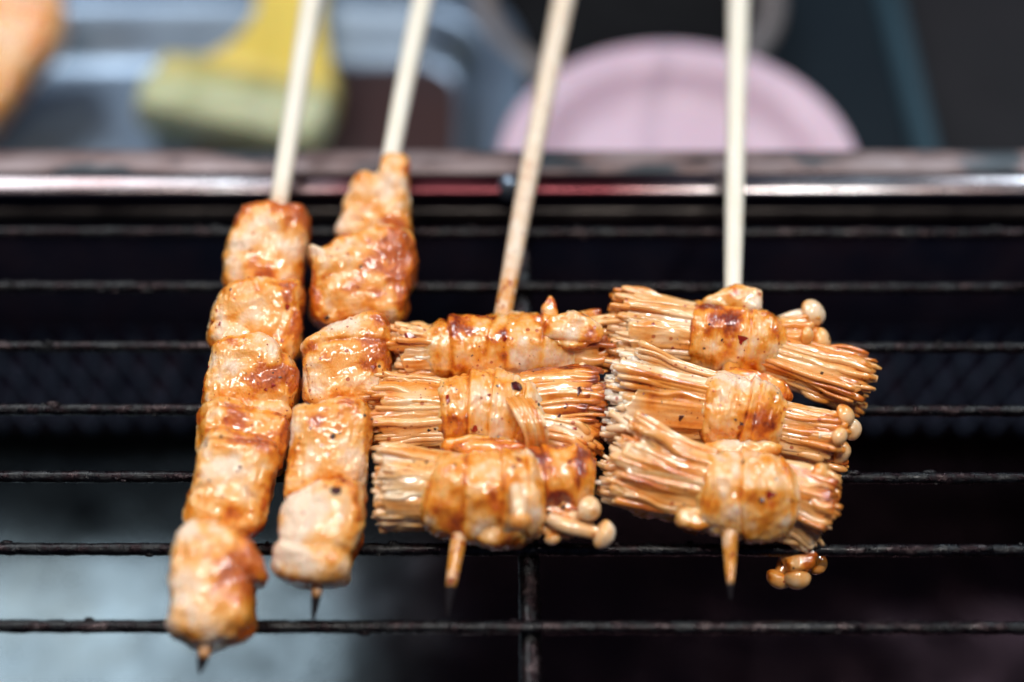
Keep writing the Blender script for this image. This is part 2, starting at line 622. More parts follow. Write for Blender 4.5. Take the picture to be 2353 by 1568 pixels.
# sloping mesh plate at the foot of the back wall: real diamond wires
pa = np.array([0, P(0, 985, TZ + 0.012)[1], TZ + 0.012])
pb = np.array([0, rail_y - 0.003, TZ + 0.040])
up_p = pb - pa
L = np.linalg.norm(up_p)
nrm_p = nrm(np.cross([1, 0, 0], up_p))
v = [pa + [-HX, 0, 0], pa + [HX, 0, 0], pb + [HX, 0, 0], pb + [-HX, 0, 0]]
plate = mesh('heat_shield', [q - nrm_p * 0.001 for q in v], [(0, 1, 2, 3)], M['wall'], grill)
vv, ff = [], []
step = 0.0075
for s in (-1, 1):
    x = -HX - 0.05
    while x < HX + 0.05:
        a = pa + np.array([x, 0, 0])
        b_ = pb + np.array([x + s * L * 0.55, 0, 0])
        if abs(a[0]) < HX and abs(b_[0]) < HX:
            t = tube_verts(np.array([a, b_]) + nrm_p * 0.0004 * s, np.array([0.0009, 0.0009]), 6, upv=nrm_p)
            ff += grid_faces(2, 6, off=len(vv))
            vv += t.tolist()
        x += step
o = mesh('shield_mesh', vv, ff, M['meshplate'], grill)
o['kind'] = 'stuff'

# ------------------------------------------------------------------ drip tray under the grate
tray_y1 = P(0, 995, TZ + 0.006)[1]
drip = empty('drip_tray', (0, 0.12, TZ + 0.004))
tag(drip, 'greasy steel drip tray lying under the grate', 'drip tray')
nx, ny = 120, 60
gx, gy = np.meshgrid(np.linspace(-HX + 0.004, HX - 0.004, nx), np.linspace(0.050, tray_y1, ny), indexing='ij')
pp = np.stack([gx.ravel(), gy.ravel(), np.full(gx.size, TZ + 0.005)], 1)
pp[:, 2] += 0.0007 * fbm(pp * [40, 40, 0], 3)
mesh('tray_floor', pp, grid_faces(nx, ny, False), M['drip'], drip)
box('tray_rim', (-HX + 0.004, tray_y1, TZ + 0.0035), (HX - 0.004, tray_y1 + 0.002, TZ + 0.012), M['ledge'], drip, bevel=0.0006)

# ------------------------------------------------------------------ wire grate
grate = empty('wire_grate', (0, Y0, -0.001))
tag(grate, 'blackened wire grate of thin charred bars under the skewers', 'grate')
for i in range(0, 7):
    line_tube('grate_bar', Y0 + i * PITCHBAR + (0.0002 if i == 5 else 0), 0.0, 0.00110, M['bar'], grate, 14, 0.00022, 700, seed=20 + i, yslope=-0.0018)
ya, yb = P(0, 1640, -0.003)[1], rail_y - 0.001
xa, xb = P(1222, 1568, -0.003)[0], P(1196, 450, -0.003)[0]
t = np.linspace(0, 1, 160)
pts = np.stack([xa + (xb - xa) * t, ya + (yb - ya) * t, np.full_like(t, -0.0030)], 1)
tube('cross_bar', pts, np.full(160, 0.0019), 14, M['bar'], grate, upv=np.array([0, 0, 1.0]), disp=lambda v: 0.00014 * fbm(v * 800, 77))


vv, ff = [], []
rg = np.random.default_rng(5)
for q in range(150):
    x = rg.uniform(-0.105, 0.105)
    yb2 = Y0 + int(rg.integers(0, 7)) * PITCHBAR - 0.0018 * x
    d_, f_ = quad_sphere(3)
    r_ = 0.00045 * rg.uniform(0.5, 1.7)
    a_ = rg.uniform(-1.9, 1.9)
    c_ = np.array([x, yb2 - 0.0011 * math.sin(a_), 0.0011 * math.cos(a_)])
    pv = c_ + d_ * r_ * [rg.uniform(0.8, 2.2), 0.8, 0.8] * (1 + 0.35 * vn(d_ * 2.5 + q * 7.1, 3))[:, None]
    ff += (f_ + len(vv)).tolist()
    vv += pv.tolist()
o = mesh('burnt_crumbs', vv, ff, M['bar'], grate)
o['kind'] = 'stuff'

# ------------------------------------------------------------------ food builders
def stick(parent, pts, zs, widths, soak, tip_len=0.012):
    """pts: photograph points from tip to handle"""
    w = np.array([P(x, y, z) for (x, y), z in zip(pts, zs)])
    r = np.array([wd_ / 2 / scl(q) for wd_, q in zip(widths, w)])
    n = 90
    c = spline(w, n)
    t = np.linspace(0, len(pts) - 1, n)
    rr = np.interp(t, np.arange(len(pts)), r)
    ln = np.concatenate([[0], np.cumsum(np.linalg.norm(np.diff(c, axis=0), axis=1))])
    char = 1 - sstep(tip_len * 0.35, tip_len, ln)
    s = np.zeros(n)
    for a, b_, k_ in soak:      # ranges along pts index
        s = np.maximum(s, k_ * sstep(a - 0.25, a + 0.02, t) * (1 - sstep(b_ - 0.35, b_, t)))
    return tube('stick', c, rr, 14, M['bamboo'], parent, attrs={'char': char, 'soak': s},
                disp=lambda v: 0.00006 * fbm(v * [900, 60, 900], 5))


def blob(name, outline, z, thick, mat, parent, N=64, tilt=0.3, p=0.40, amp=1.0, bias=0.45, right=0.25, seed=0,
         fib=(1, 0.25, 0.6), dark=(), pale=(), contrast=1.0, inner=None):
    ol = spline(outline, 240, True)
    cx, cy = ol.mean(0)
    c = P(cx, cy, z)
    n = nrm(nrm(C0 - c) * (1 - tilt) + np.array([0, 0, tilt]))
    pts = []
    for x, y in ol:
        r = ray(x, y)
        pts.append(C0 + r * (np.dot(c - C0, n) / np.dot(r, n)))
    pts = np.array(pts) - c
    e1 = nrm(RT - n * np.dot(RT, n))
    e2 = np.cross(n, e1)
    th, rad = np.arctan2(pts @ e2, pts @ e1), np.hypot(pts @ e1, pts @ e2)
    o_ = np.argsort(th)
    th, rad = th[o_], rad[o_]
    th = np.concatenate([th - 2 * math.pi, th, th + 2 * math.pi])
    rad = np.tile(rad, 3)
    d, f = quad_sphere(N)
    a = np.arctan2(d[:, 1], d[:, 0])
    co, si = np.hypot(d[:, 0], d[:, 1]), d[:, 2]
    R = np.interp(a, th, rad)
    rho = co ** p
    hgt = np.sign(si) * np.abs(si) ** p
    v = c + e1 * (rho * R * np.cos(a))[:, None] + e2 * (rho * R * np.sin(a))[:, None] + n * (hgt * thick)[:, None]
    nn = vnormals(v, f)
    if np.mean(np.sum(nn * (v - c), axis=1)) < 0:
        f = f[:, ::-1]
        nn = -nn
    q = v + seed * 0.37
    ff_ = np.array(fib)
    disp = amp * (0.0008 * fbm(q * 120, seed) + 0.00055 * fbm(q * 330, seed + 3)
                  + 0.00022 * (1 - 2 * np.abs(fbm(q * 620 * ff_, seed + 7))) + 0.00010 * fbm(q * 1300, seed + 9))
    # a few folds across the piece
    fold = np.abs(vn(q * [60, 110, 60] + seed, seed + 11))
    disp -= amp * 0.00045 * (1 - sstep(0.0, 0.16, fold))
    v = v + nn * disp[:, None]
    xl = (v - c) @ e1 / (np.abs(pts @ e1).max() + 1e-9)
    g = bias + 0.03 + contrast * (0.78 * fbm(q * 150, seed + 21, 3) + 0.42 * fbm(q * 420, seed + 23, 3)) + right * xl * 0.6
    edge = sstep(0.75, 1.0, rho) * (hgt > -0.5)
    g += edge * (0.04 + 0.42 * sstep(0.05, 0.45, fbm(q * 260, seed + 41)))
    g += 0.12 * (1 - sstep(0.0, 0.12, fold))
    for x, y, rpx, s in dark:
        s = s * 0.5
        r = ray(x, y)
        hit = np.cross(v - C0, nrm(r))
        dist = np.linalg.norm(hit, axis=1) * scl(c) / rpx
        g += s * (1 - sstep(0.35, 1.0, dist + 0.45 * fbm(q * 500, seed + 31))) * (si > -0.4)
    o = mesh(name, v, f, mat, parent, attrs={'glaze': np.clip(g, 0.0, 0.84)})
    return o, v, f


def roll(name, axis, z, mat, parent, bands=(), amp=1.0, bias=0.45, seed=0, flat=0.95, nu=150, nv=130, dark=(), skew=0.15, hang=0.0):
    """meat wrapped round a bundle. axis: (x, y, radius) in photograph steps; z its height"""
    ax_ = np.array(axis, float)
    ax_[:, :2] = ax_[:, :2].mean(0) + (ax_[:, :2] - ax_[:, :2].mean(0)) * 1.12
    axis = [tuple(q) for q in ax_]
    w = np.array([P(x, y, z) for x, y, r in axis])
    rr = np.array([r / scl(q) for (x, y, r), q in zip(axis, w)])
    c = spline(w, nu)
    t = np.linspace(0, 1, nu)
    r0 = np.interp(t * (len(axis) - 1), np.arange(len(axis)), rr)
    a = np.linspace(0, 2 * math.pi, nv, endpoint=False)
    # end lips: the last rings turn inwards
    lip = np.minimum(sstep(-0.04, 0.15, t), sstep(-0.04, 0.15, 1 - t))
    rad = np.repeat((r0 * 0.97 * (0.80 + 0.20 * lip))[:, None], nv, 1)
    tt, nn, bb = frames(c, UP)
    dirv = nn[:, None, :] * np.cos(a)[None, :, None] + bb[:, None, :] * np.sin(a)[None, :, None] * flat
    v = c[:, None, :] + dirv * rad[..., None]
    pos = v.reshape(-1, 3)
    q = pos + seed * 0.41
    T, A = np.meshgrid(t, a, indexing='ij')
    ring = np.zeros_like(T)
    gl = np.zeros_like(T)
    wob = (0.03 * vn(q * 160, seed + 40)).reshape(T.shape)
    for bpos, hgt, sk in bands:
        u = T - bpos - sk * np.sin(A + 0.6) - wob
        ring += hgt * (sstep(-0.012, 0.012, u) * np.exp(-np.maximum(u, 0) / 0.13) - 0.5 * np.exp(-(u / 0.016) ** 2))
        gl += 0.20 * np.exp(-(u / 0.02) ** 2)
    disp = amp * (0.0008 * fbm(q * 130, seed) + 0.0005 * fbm(q * 360, seed + 3) + 0.00018 * fbm(q * 1100, seed + 9))
    wr = (1 - 2 * np.abs(fbm(np.stack([T.ravel() * 26, np.cos(A.ravel()) * 1.3, np.sin(A.ravel()) * 1.3], 1) + seed * 3.1, seed + 13)))
    disp += amp * 0.00014 * wr
    disp += ring.ravel() * 0.0012
    v = pos + dirv.reshape(-1, 3) * disp[:, None]
    g = bias + 0.06 + 0.68 * fbm(q * 150, seed + 21) + 0.42 * fbm(q * 480, seed + 23) + gl.ravel()
    for x, y, rpx, s in dark:
        s = s * 0.6
        dist = np.linalg.norm(np.cross(v - C0, nrm(ray(x, y))), axis=1) * scl(c[nu // 2]) / rpx
        g += s * (1 - sstep(0.35, 1.0, dist + 0.45 * fbm(q * 500, seed + 31)))
    f = grid_faces(nu, nv)
    f.append(tuple(range(nv))[::-1])
    f.append(tuple(range((nu - 1) * nv, nu * nv)))
    o = mesh(name, v, f, mat, parent, attrs={'glaze': np.clip(g, 0, 1)})
    return o, v, np.array(f[:-2])


SURF = {}          # surfaces that carry spices: object name -> (search tree, the part to hang grains on, points, normals)


def keep(part, v, f, host=None):
    f = np.asarray(f)
    SURF[part.name] = (BVHTree.FromPolygons([tuple(q) for q in v], [tuple(int(i) for i in q) for q in f]), host or part, v, vnormals(v, f))
    return part


def stems(parent, base, tip, zb, zt, r0, r1, n, bend=(0, 0), bias=0.42, tipw=-0.25, seed=0, thick=8.4, jit=0.12, flat=0.85,
          core=True, toast=0.25, r1f=None, seg=14):
    """a fan of single stems. base, tip: photograph points of the bundle axis; r0, r1 its half heights"""
    rg = np.random.default_rng(seed + 100)
    B, T = P(*base, zb), P(*tip, zt)
    s = scl((B + T) / 2)
    r0, r1 = r0 * 1.08, r1 * 1.17
    d = T - B
    Ln = np.linalg.norm(d)
    d = d / Ln
    e1 = nrm(UP - d * np.dot(UP, d))
    e2 = np.cross(d, e1)
    if np.dot(e2, FW) > 0:
        e2 = -e2
    bw = (RT * bend[0] - UP * bend[1]) / s
    total = int(n * 3.8)
    iv, if_, ig = [], [], []
    grp = rg.normal(0, 1, (14, 3))
    for i in range(total):
        rho = math.sqrt((i + 0.5) / total) * 1.03
        ang = i * 2.399963 + rg.normal(0, 0.12)
        u, w_ = rho * math.cos(ang), rho * math.sin(ang)
        u += rg.normal(0, 0.04)
        w_ += rg.normal(0, 0.04)
        f1 = r1f if r1f else flat
        p0 = B + (e1 * u * r0 + e2 * w_ * r0 * flat) / s
        gq = grp[int((math.atan2(w_, u) + math.pi) / (2 * math.pi) * 13.99)]
        jl = rg.normal(0, jit * 0.9) + gq[0] * jit * 0.9 - (0.05 * rho)
        u, w_ = u * (1 + 0.035 * gq[2]), w_ * (1 + 0.035 * gq[2])
        tu, tw = u * (1 + 0.09 * gq[1]) + rg.normal(0, 0.05), w_ * (1 + 0.09 * gq[1]) + rg.normal(0, 0.05)
        p3 = T + (e1 * tu * r1 + e2 * tw * r1 * f1) / s + d * Ln * jl
        p0 = B + (e1 * u * r0 + e2 * w_ * r0 * flat) * 0.935 / s
        pm = (p0 + p3) / 2 - (e1 * u + e2 * w_ * flat) * 0.045 * r1 / s + bw + (e1 * rg.normal(0, 4.2) + e2 * rg.normal(0, 1.6)) / s
        pq = p0 * 0.25 + p3 * 0.75 + bw * 0.75 + (e1 * rg.normal(0, 4.2) + e2 * rg.normal(0, 1.6)) / s
        c = spline([p0, pm, pq, p3], seg)
        t = np.linspace(0, 1, seg)
        rs = thick / s * rg.choice([0.55, 0.7, 0.85, 1.0, 1.3], p=[0.2, 0.25, 0.25, 0.2, 0.1])
        rad = rs * (0.95 + 0.14 * np.sin(t * 5 + rg.uniform(0, 6)) + 0.10 * t)
        rad[-1] *= rg.uniform(0.35, 0.85)
        g = (bias + 0.26 * fbm(c * 170 + seed, seed) + 0.08 * rg.normal() + 0.09 * gq[1] + 0.10 + tipw * sstep(0.72, 1.0, t) * rg.uniform(0.3, 1.2)
             + 0.6 * toast * max(0, u) * sstep(0.5, 1, t))
        g = np.clip(g, 0.03, 0.98)
        if w_ > 0.02 and rho > 0.79:
            tube('mushroom_stem', c, rad, 9, M['stem'], parent, upv=e1, flat=rg.uniform(0.7, 1.1),
                 attrs={'glaze': g}, disp=lambda v: 0.00008 * fbm(v * 700, seed))
        else:
            if_ += grid_faces(seg, 6, off=len(iv))
            if_.append(tuple(range(len(iv) + (seg - 1) * 6, len(iv) + seg * 6)))
            iv += tube_verts(c, rad, 6, e1).tolist()
            ig += np.repeat(g, 6).tolist()
    o = mesh('inner_stems', iv, if_, M['stem'], parent, attrs={'glaze': ig})
    o['kind'] = 'stuff'
    if core:
        nu, nv = 46, 230
        t = np.linspace(0, 0.90, nu)
        c = B + d * (t * Ln)[:, None] + bw * (np.sin(t * math.pi))[:, None]
        rad = (r0 + (r1 - r0) * t) * 0.985 / s
        a = np.linspace(0, 2 * math.pi, nv, endpoint=False)
        sec = ((np.arctan2(np.sin(a), np.cos(a)) + math.pi) / (2 * math.pi) * 13.99).astype(int)
        lob = np.convolve(np.tile(grp[sec, 2], 3), np.ones(9) / 9, 'same')[nv:2 * nv]
        Rm = float(rad.mean())
        TT, AA = np.meshgrid(t, a, indexing='ij')
        arc = np.stack([np.cos(AA) * Rm, np.sin(AA) * Rm, TT * Ln * 0.06], -1).reshape(-1, 3) + seed * 0.013
        wav = arc + 0.0004 * np.stack([vn(np.c_[TT.ravel() * 5, AA.ravel() * 3, 0 * AA.ravel()], seed + 71)] * 2 + [0 * AA.ravel()], 1)
        rid = 0.00030 * (1 - 2 * np.abs(vn(wav * 620, seed + 3))) + 0.00013 * (1 - 2 * np.abs(vn(wav * 1500, seed + 4)))
        rr2 = rad[:, None] * (1 + 0.035 * lob[None]) + rid.reshape(TT.shape)
        rr2[-1] *= 0.75
        v = tube_verts(c, rr2, nv, e1, flat)
        # ragged front edge
        v += (d * Ln)[None] * ((TT.ravel() / 0.9) ** 6 * (0.10 * vn(arc * 420, seed + 9) + 0.06 * vn(arc * 1300, seed + 10)))[:, None]
        f_ = grid_faces(nu, nv)
        f_.append(tuple(range((nu - 1) * nv, nu * nv)))
        g = bias + 0.12 + 0.32 * fbm(v * 170 + seed, seed) + 0.26 * vn(wav * 420, seed + 5) + 0.10 * vn(wav * 1300, seed + 6) \
            + tipw * sstep(0.72, 1.0, TT.ravel() / 0.9) + 0.5 * toast * np.maximum(0, np.cos(AA.ravel())) * sstep(0.5, 1, TT.ravel())
        o = mesh('stem_bundle', v, f_, M['stem'], parent, attrs={'glaze': np.clip(g, 0.02, 0.95)})
        keep(o, v, f_[:-1], parent)


def mushroom(parent, pts, zs, rs, rc, bias=0.15, cap_dir=None, seed=0, elong=1.0):
    w = np.array([P(x, y, z) for (x, y), z in zip(pts, zs)])
    s = scl(w[-1])
    c = spline(w, 16)
    t = np.linspace(0, 1, 16)
    rad = rs / s * (1.0 + 0.15 * np.sin(t * 4 + seed))
    tube('mushroom_stem', c, rad, 10, M['stem'], parent, upv=nrm(np.array([0.1, 0.3, 1.0])),
         attrs={'glaze': np.clip(bias + 0.12 + 0.3 * fbm(c * 200, seed), 0, 1)})
    ax = nrm(w[-1] - w[-2]) if cap_dir is None else nrm(RT * cap_dir[0] - UP * cap_dir[1] - FW * cap_dir[2])
    R = rc / s
    d, f = quad_sphere(14)
    e1 = nrm(np.cross(ax, [0.3, 0.2, 0.9]))
    e2 = np.cross(ax, e1)
    z = d[:, 2]
    rr_ = np.hypot(d[:, 0], d[:, 1])
    hz = np.where(z > 0, z * 0.85 * elong, -(np.abs(z) ** 1.0) * 0.55 + 0.25 * np.maximum(0, 0.5 - rr_))
    v = w[-1] + (e1 * (d[:, 0] * R)[:, None] + e2 * (d[:, 1] * R)[:, None] + ax * (hz * R)[:, None])
    v = v + (v - w[-1]) * (0.14 * fbm(v * 300, seed + 2))[:, None]
    g = bias + 0.10 + 0.45 * fbm(v * 230, seed + 4) + 0.15 * (z < -0.2) + 0.2 * sstep(0.2, 0.6, fbm(v * 420, seed + 8))
    nn = vnormals(v, f)
    if np.mean(np.sum(nn * (v - w[-1]), axis=1)) < 0:
        f = f[:, ::-1]
    mesh('mushroom_cap', v, f, M['cap'], parent, attrs={'glaze': np.clip(g, 0, 1)})


def flake_mesh(size, kind, sd):
    rg = np.random.default_rng(sd)
    n = 7
    a = np.sort(rg.uniform(0, 2 * math.pi, n) * 0.35 + np.linspace(0, 2 * math.pi, n, endpoint=False) * 0.65)
    r = size * rg.uniform(0.55, 1.1, n)
    th = size * (0.16 if kind != 'pepper' else 0.5)
    top = [(r[i] * math.cos(a[i]) * 0.86, r[i] * math.sin(a[i]) * 0.7, th + rg.normal(0, size * 0.10)) for i in range(n)]
    bot = [(r[i] * math.cos(a[i]), r[i] * math.sin(a[i]) * 0.8, -th * 0.5) for i in range(n)]
    v = top + bot + [(0, 0, th * 1.25), ]
    f = [(i, (i + 1) % n, 2 * n) for i in range(n)] + [(i, n + i, n + (i + 1) % n, (i + 1) % n) for i in range(n)]
    f.append(tuple(range(n, 2 * n))[::-1])
    return np.array(v), f


def flake(x, y, rpx, kind='chili'):
    r = Vector(nrm(ray(x, y)))
    best = None
    for bv, part, _v, _n in SURF.values():
        h = bv.ray_cast(Vector(C0), r)
        if h[0] is not None and (best is None or h[3] < best[0][3]):
            best = (h, part)
    if best is None:
        return
    (loc, no, _, dist), part = best
    if no.dot(r) > 0:
        no = -no
    size = rpx / scl(np.array(loc))
    v, f = flake_mesh(size, kind, int(x * 7 + y))
    z = np.array(no)
    e1 = nrm(np.cross(z, [0.2 + math.sin(x), math.cos(x * 1.7), 0.4]))
    e2 = np.cross(z, e1)
    w = np.array(loc) + v[:, :1] * e1 + v[:, 1:2] * e2 + v[:, 2:] * z
    nm = {'chili': 'chili_flake', 'darkchili': 'charred_flake', 'pepper': 'pepper_grain'}[kind]
    mesh(nm, w, f, M[kind], part, smooth=(kind == 'pepper'))


# ------------------------------------------------------------------ chicken skewers
ZC = 0.0085
s1 = empty('chicken_skewer', P(520, 1050, 0.001))
tag(s1, 'leftmost chicken skewer, six glazed chunks, tip reaching lowest over the front bar', 'skewer', 'chicken skewers on the grate')
stick(s1, [(459, 1548), (472, 1488), (520, 1250), (585, 830), (642, 460), (684, 200), (722, -30), (775, -350)],
      [0.006, 0.007, ZC, ZC, ZC + 0.001, ZC + 0.001, ZC + 0.002, ZC + 0.003], [6, 30, 38, 40, 42, 45, 49, 50],
      [(0, 1.6, 1.0), (3, 4.15, 0.8)], 0.004)


def grow(ol, k_=1.09):
    q = np.array(ol, float)
    c_ = q.mean(0)
    return (c_ + (q - c_) * [1.0, k_]).tolist()


CH1 = [
    ([(560, 495), (605, 482), (655, 490), (697, 492), (708, 525), (700, 580), (692, 640), (688, 668), (600, 674), (545, 666), (516, 650), (525, 600), (534, 545)], 0.52, 0.15, []),
    ([(520, 675), (580, 658), (640, 660), (692, 662), (694, 740), (690, 790), (672, 832), (640, 830), (600, 806), (540, 806), (492, 800), (482, 755), (497, 700)], 0.45, 0.35, [(655, 700, 30, 0.25), (640, 805, 34, 0.45)]),
    ([(500, 800), (560, 788), (620, 797), (662, 840), (686, 872), (680, 920), (670, 968), (600, 972), (540, 950), (482, 945), (467, 925), (480, 860)], 0.40, 0.30, [(660, 870, 35, 0.35), (600, 888, 22, 0.3)]),
    ([(472, 948), (530, 933), (580, 955), (645, 966), (666, 990), (656, 1045), (634, 1080), (570, 1062), (500, 1060), (457, 1055), (457, 1000)], 0.40, 0.10, [(540, 950, 45, 0.38), (590, 975, 25, 0.2)]),
    ([(465, 1045), (500, 1002), (540, 1010), (600, 1025), (635, 1042), (630, 1090), (612, 1160), (597, 1215), (540, 1230), (480, 1222), (433, 1205), (432, 1170), (450, 1110)], 0.36, 0.12, [(525, 1030, 26, 0.4), (555, 1170, 40, 0.2), (440, 1150, 26, 0.3)]),
    ([(412, 1240), (450, 1218), (500, 1224), (560, 1247), (593, 1290), (606, 1338), (585, 1352), (580, 1400), (573, 1445), (530, 1466), (470, 1478), (420, 1460), (384, 1440), (396, 1400), (393, 1330), (397, 1280)], 0.27, 0.45, [(585, 1340, 38, 0.35), (450, 1430, 40, 0.25), (560, 1260, 40, 0.25), (575, 1400, 26, 0.3)]),
]
for i, (ol, bias, right, dk) in enumerate(CH1):
    o, v, f = blob('chicken_piece', grow(ol), ZC, 0.0072, M['meat'], s1, bias=bias, right=right, seed=i + 1, dark=dk)
    keep(o, v, f)

s2 = empty('chicken_skewer', P(780, 1000, 0.001))
tag(s2, 'second chicken skewer, five chunks, top piece reaching up to the shiny back rail', 'skewer', 'chicken skewers on the grate')
stick(s2, [(720, 1428), (733, 1330), (760, 1200), (820, 800), (893, 390), (935, 170), (980, -40), (1050, -350)],
      [0.006, 0.007, ZC, ZC, ZC + 0.002, ZC + 0.003, ZC + 0.004, ZC + 0.005], [7, 30, 38, 40, 42, 43, 46, 48],
      [(0, 1.6, 1.0), (3, 4.1, 0.8)], 0.0068)
CH2 = [
    ([(882, 372), (910, 362), (940, 378), (943, 440), (942, 500), (940, 548), (860, 555), (778, 552), (785, 500), (802, 450), (822, 412), (872, 406)], 0.50, 0.2, []),
    ([(713, 576), (740, 582), (775, 562), (850, 538), (930, 536), (953, 590), (957, 630), (940, 680), (925, 735), (900, 750), (860, 740), (820, 745), (757, 758), (717, 735), (710, 680), (719, 630)], 0.52, 0.35, [(735, 710, 40, 0.3), (940, 630, 30, 0.25), (745, 730, 16, 0.4)]),
    ([(702, 798), (760, 768), (830, 737), (870, 732), (898, 760), (900, 830), (885, 890), (860, 920), (800, 935), (712, 928), (699, 880), (699, 830)], 0.38, 0.45, [(860, 800, 40, 0.25), (850, 850, 24, 0.35), (715, 800, 22, 0.3)]),
    ([(677, 957), (720, 942), (800, 928), (843, 937), (856, 980), (845, 1050), (838, 1110), (815, 1130), (740, 1128), (690, 1148), (653, 1145), (656, 1090), (668, 1010)], 0.36, 0.30, [(775, 1125, 40, 0.45), (800, 955, 50, 0.2), (735, 1000, 30, 0.12)]),
    ([(657, 1168), (690, 1138), (750, 1122), (828, 1124), (836, 1170), (828, 1240), (810, 1290), (798, 1330), (740, 1340), (670, 1330), (631, 1303), (642, 1250), (647, 1200)], 0.24, 0.42, [(790, 1110, 32, 0.4), (690, 1160, 26, 0.25), (655, 1310, 40, 0.22)]),
]
for i, (ol, bias, right, dk) in enumerate(CH2):
    o, v, f = blob('chicken_piece', grow(ol, 1.0 if i < 2 else 1.07), ZC, 0.0072, M['meat'], s2, bias=bias, right=right, seed=i + 11, dark=dk)
    keep(o, v, f)

# ------------------------------------------------------------------ enoki skewers
ZR = 0.0092
s3 = empty('enoki_skewer', P(1110, 1000, 0.001))
tag(s3, 'mushroom roll skewer in the middle, next to the chicken, on the brownish stick', 'skewer', 'mushroom roll skewers on the grate')
stick(s3, [(1028, 1418), (1036, 1350), (1062, 1195), (1108, 960), (1160, 700), (1225, 350), (1303, -40), (1365, -350)],
      [0.006, 0.007, ZR, ZR, ZR, ZR + 0.001, ZR + 0.002, ZR + 0.003], [6, 26, 42, 42, 42, 46, 50, 51],
      [(0, 2.9, 1.0), (3, 4.45, 0.8), (3, 5.2, 0.35), (3, 7.5, 0.22)], 0.0085)
# top roll
w, v, f = roll('meat_wrap', [(985, 812, 66), (1060, 805, 76), (1150, 800, 80), (1240, 800, 78), (1300, 800, 66)], ZR, M['wrap'], s3,
               bands=[(0.20, 0.7, 0.02), (0.42, 0.35, 0.02), (0.55, 0.4, -0.02), (0.72, 0.4, 0.03)], bias=0.42, seed=31,
               dark=[(1290, 765, 60, 0.35), (1020, 760, 40, 0.2)])
keep(w, v, f)
stems(w, (1040, 812), (915, 812), ZR, ZR, 50, 60, 44, bias=0.40, tipw=-0.15, seed=1, toast=0.1)
stems(w, (1250, 800), (1375, 790), ZR, ZR, 60, 62, 34, bias=0.45, tipw=0.1, seed=2, toast=0.3, jit=0.2)
o, v, f = blob('meat_fold', [(1255, 742), (1310, 722), (1360, 735), (1388, 770), (1370, 800), (1320, 810), (1270, 800), (1245, 775)], ZR + 0.004, 0.004, M['wrap'], w,
               N=30, bias=0.66, seed=33, right=0.1, amp=1.3)
o, v, f = blob('meat_fold', [(1245, 720), (1250, 700), (1265, 684), (1278, 700), (1284, 735), (1262, 745)], ZR + 0.004, 0.002, M['wrap'], w, N=20, bias=0.35, seed=34, amp=0.4)
mushroom(w, [(1270, 840), (1310, 850), (1332, 858)], [ZR, ZR, ZR + 0.002], 11, 26, 0.16, (0.9, 0.5, 0.5), 3)
# second roll
w, v, f = roll('meat_wrap', [(1008, 955, 80), (1060, 950, 90), (1120, 950, 94), (1180, 955, 92), (1240, 960, 80)], ZR, M['wrap'], s3,
               bands=[(0.05, 0.4, 0.02), (0.32, 0.8, 0.03), (0.52, 0.6, 0.03), (0.76, 0.7, 0.06)], bias=0.42, seed=35,
               dark=[(1165, 890, 45, 0.22), (1170, 985, 50, 0.2), (1215, 930, 40, 0.25)])
keep(w, v, f)
stems(w, (1050, 955), (872, 958), ZR, ZR - 0.001, 72, 80, 52, bias=0.38, tipw=-0.08, seed=3, toast=0.0, jit=0.09)
stems(w, (1200, 945), (1375, 935), ZR, ZR, 78, 70, 50, bend=(0, -8), bias=0.50, tipw=0.32, seed=4, toast=0.25, jit=0.07)
stems(w, (1215, 985), (1362, 1035), ZR + 0.001, ZR - 0.002, 45, 40, 26, bend=(8, -8), bias=0.45, tipw=0.25, seed=5, jit=0.08)
blob('meat_fold', [(1020, 1022), (1100, 1008), (1190, 1015), (1235, 1030), (1180, 1052), (1090, 1052), (1030, 1045)], ZR - 0.001, 0.004, M['wrap'], w, N=30, bias=0.55, seed=36)
# third roll
w, v, f = roll('meat_wrap', [(995, 1132, 96), (1060, 1140, 104), (1130, 1142, 108), (1200, 1140, 104), (1235, 1138, 92)], ZR, M['wrap'], s3,
               bands=[(0.05, 0.4, 0.01), (0.30, 0.4, 0.02), (0.55, 0.6, 0.02), (0.74, 0.4, 0.02)], bias=0.40, seed=37,
               dark=[(1185, 1055, 40, 0.3), (1150, 1215, 40, 0.2)])
keep(w, v, f)
stems(w, (1040, 1128), (872, 1118), ZR, ZR, 80, 86, 54, bias=0.34, tipw=-0.3, seed=6, toast=0.1, jit=0.05)
w2, v, f = roll('meat_wrap', [(1205, 1110, 84), (1260, 1105, 86), (1320, 1105, 80), (1358, 1108, 58)], ZR, M['wrap'], s3,
                bands=[(0.2, 0.5, 0.1), (0.6, 0.3, 0.1)], bias=0.60, seed=38, dark=[(1270, 1150, 50, 0.2), (1350, 1090, 40, 0.2), (1200, 1070, 34, 0.3)], nu=90, nv=100)
keep(w2, v, f)
mushroom(w2, [(1185, 1120), (1192, 1160), (1196, 1195)], [ZR + 0.008, ZR + 0.009, ZR + 0.0085], 17, 27, 0.18, (0.1, 1, 0.5), 5)
mushroom(w2, [(1260, 1190), (1305, 1210), (1385, 1228)], [ZR, ZR, ZR - 0.001], 16, 34, 0.26, (0.9, 0.35, -0.1), 6)
mushroom(w2, [(1310, 1190), (1335, 1180), (1353, 1168)], [ZR, ZR, ZR + 0.002], 12, 28, 0.18, (0.5, 0.1, 0.9), 7, 1.1)
mushroom(w2, [(1220, 1190), (1250, 1215), (1270, 1236)], [ZR - 0.002, ZR - 0.002, ZR - 0.003], 12, 20, 0.35, (0.3, 1, 0.1), 8)
mushroom(w2, [(1180, 1200), (1200, 1220), (1215, 1228)], [ZR - 0.002, ZR - 0.002, ZR - 0.003], 10, 16, 0.35, (0.3, 1, 0.1), 9)
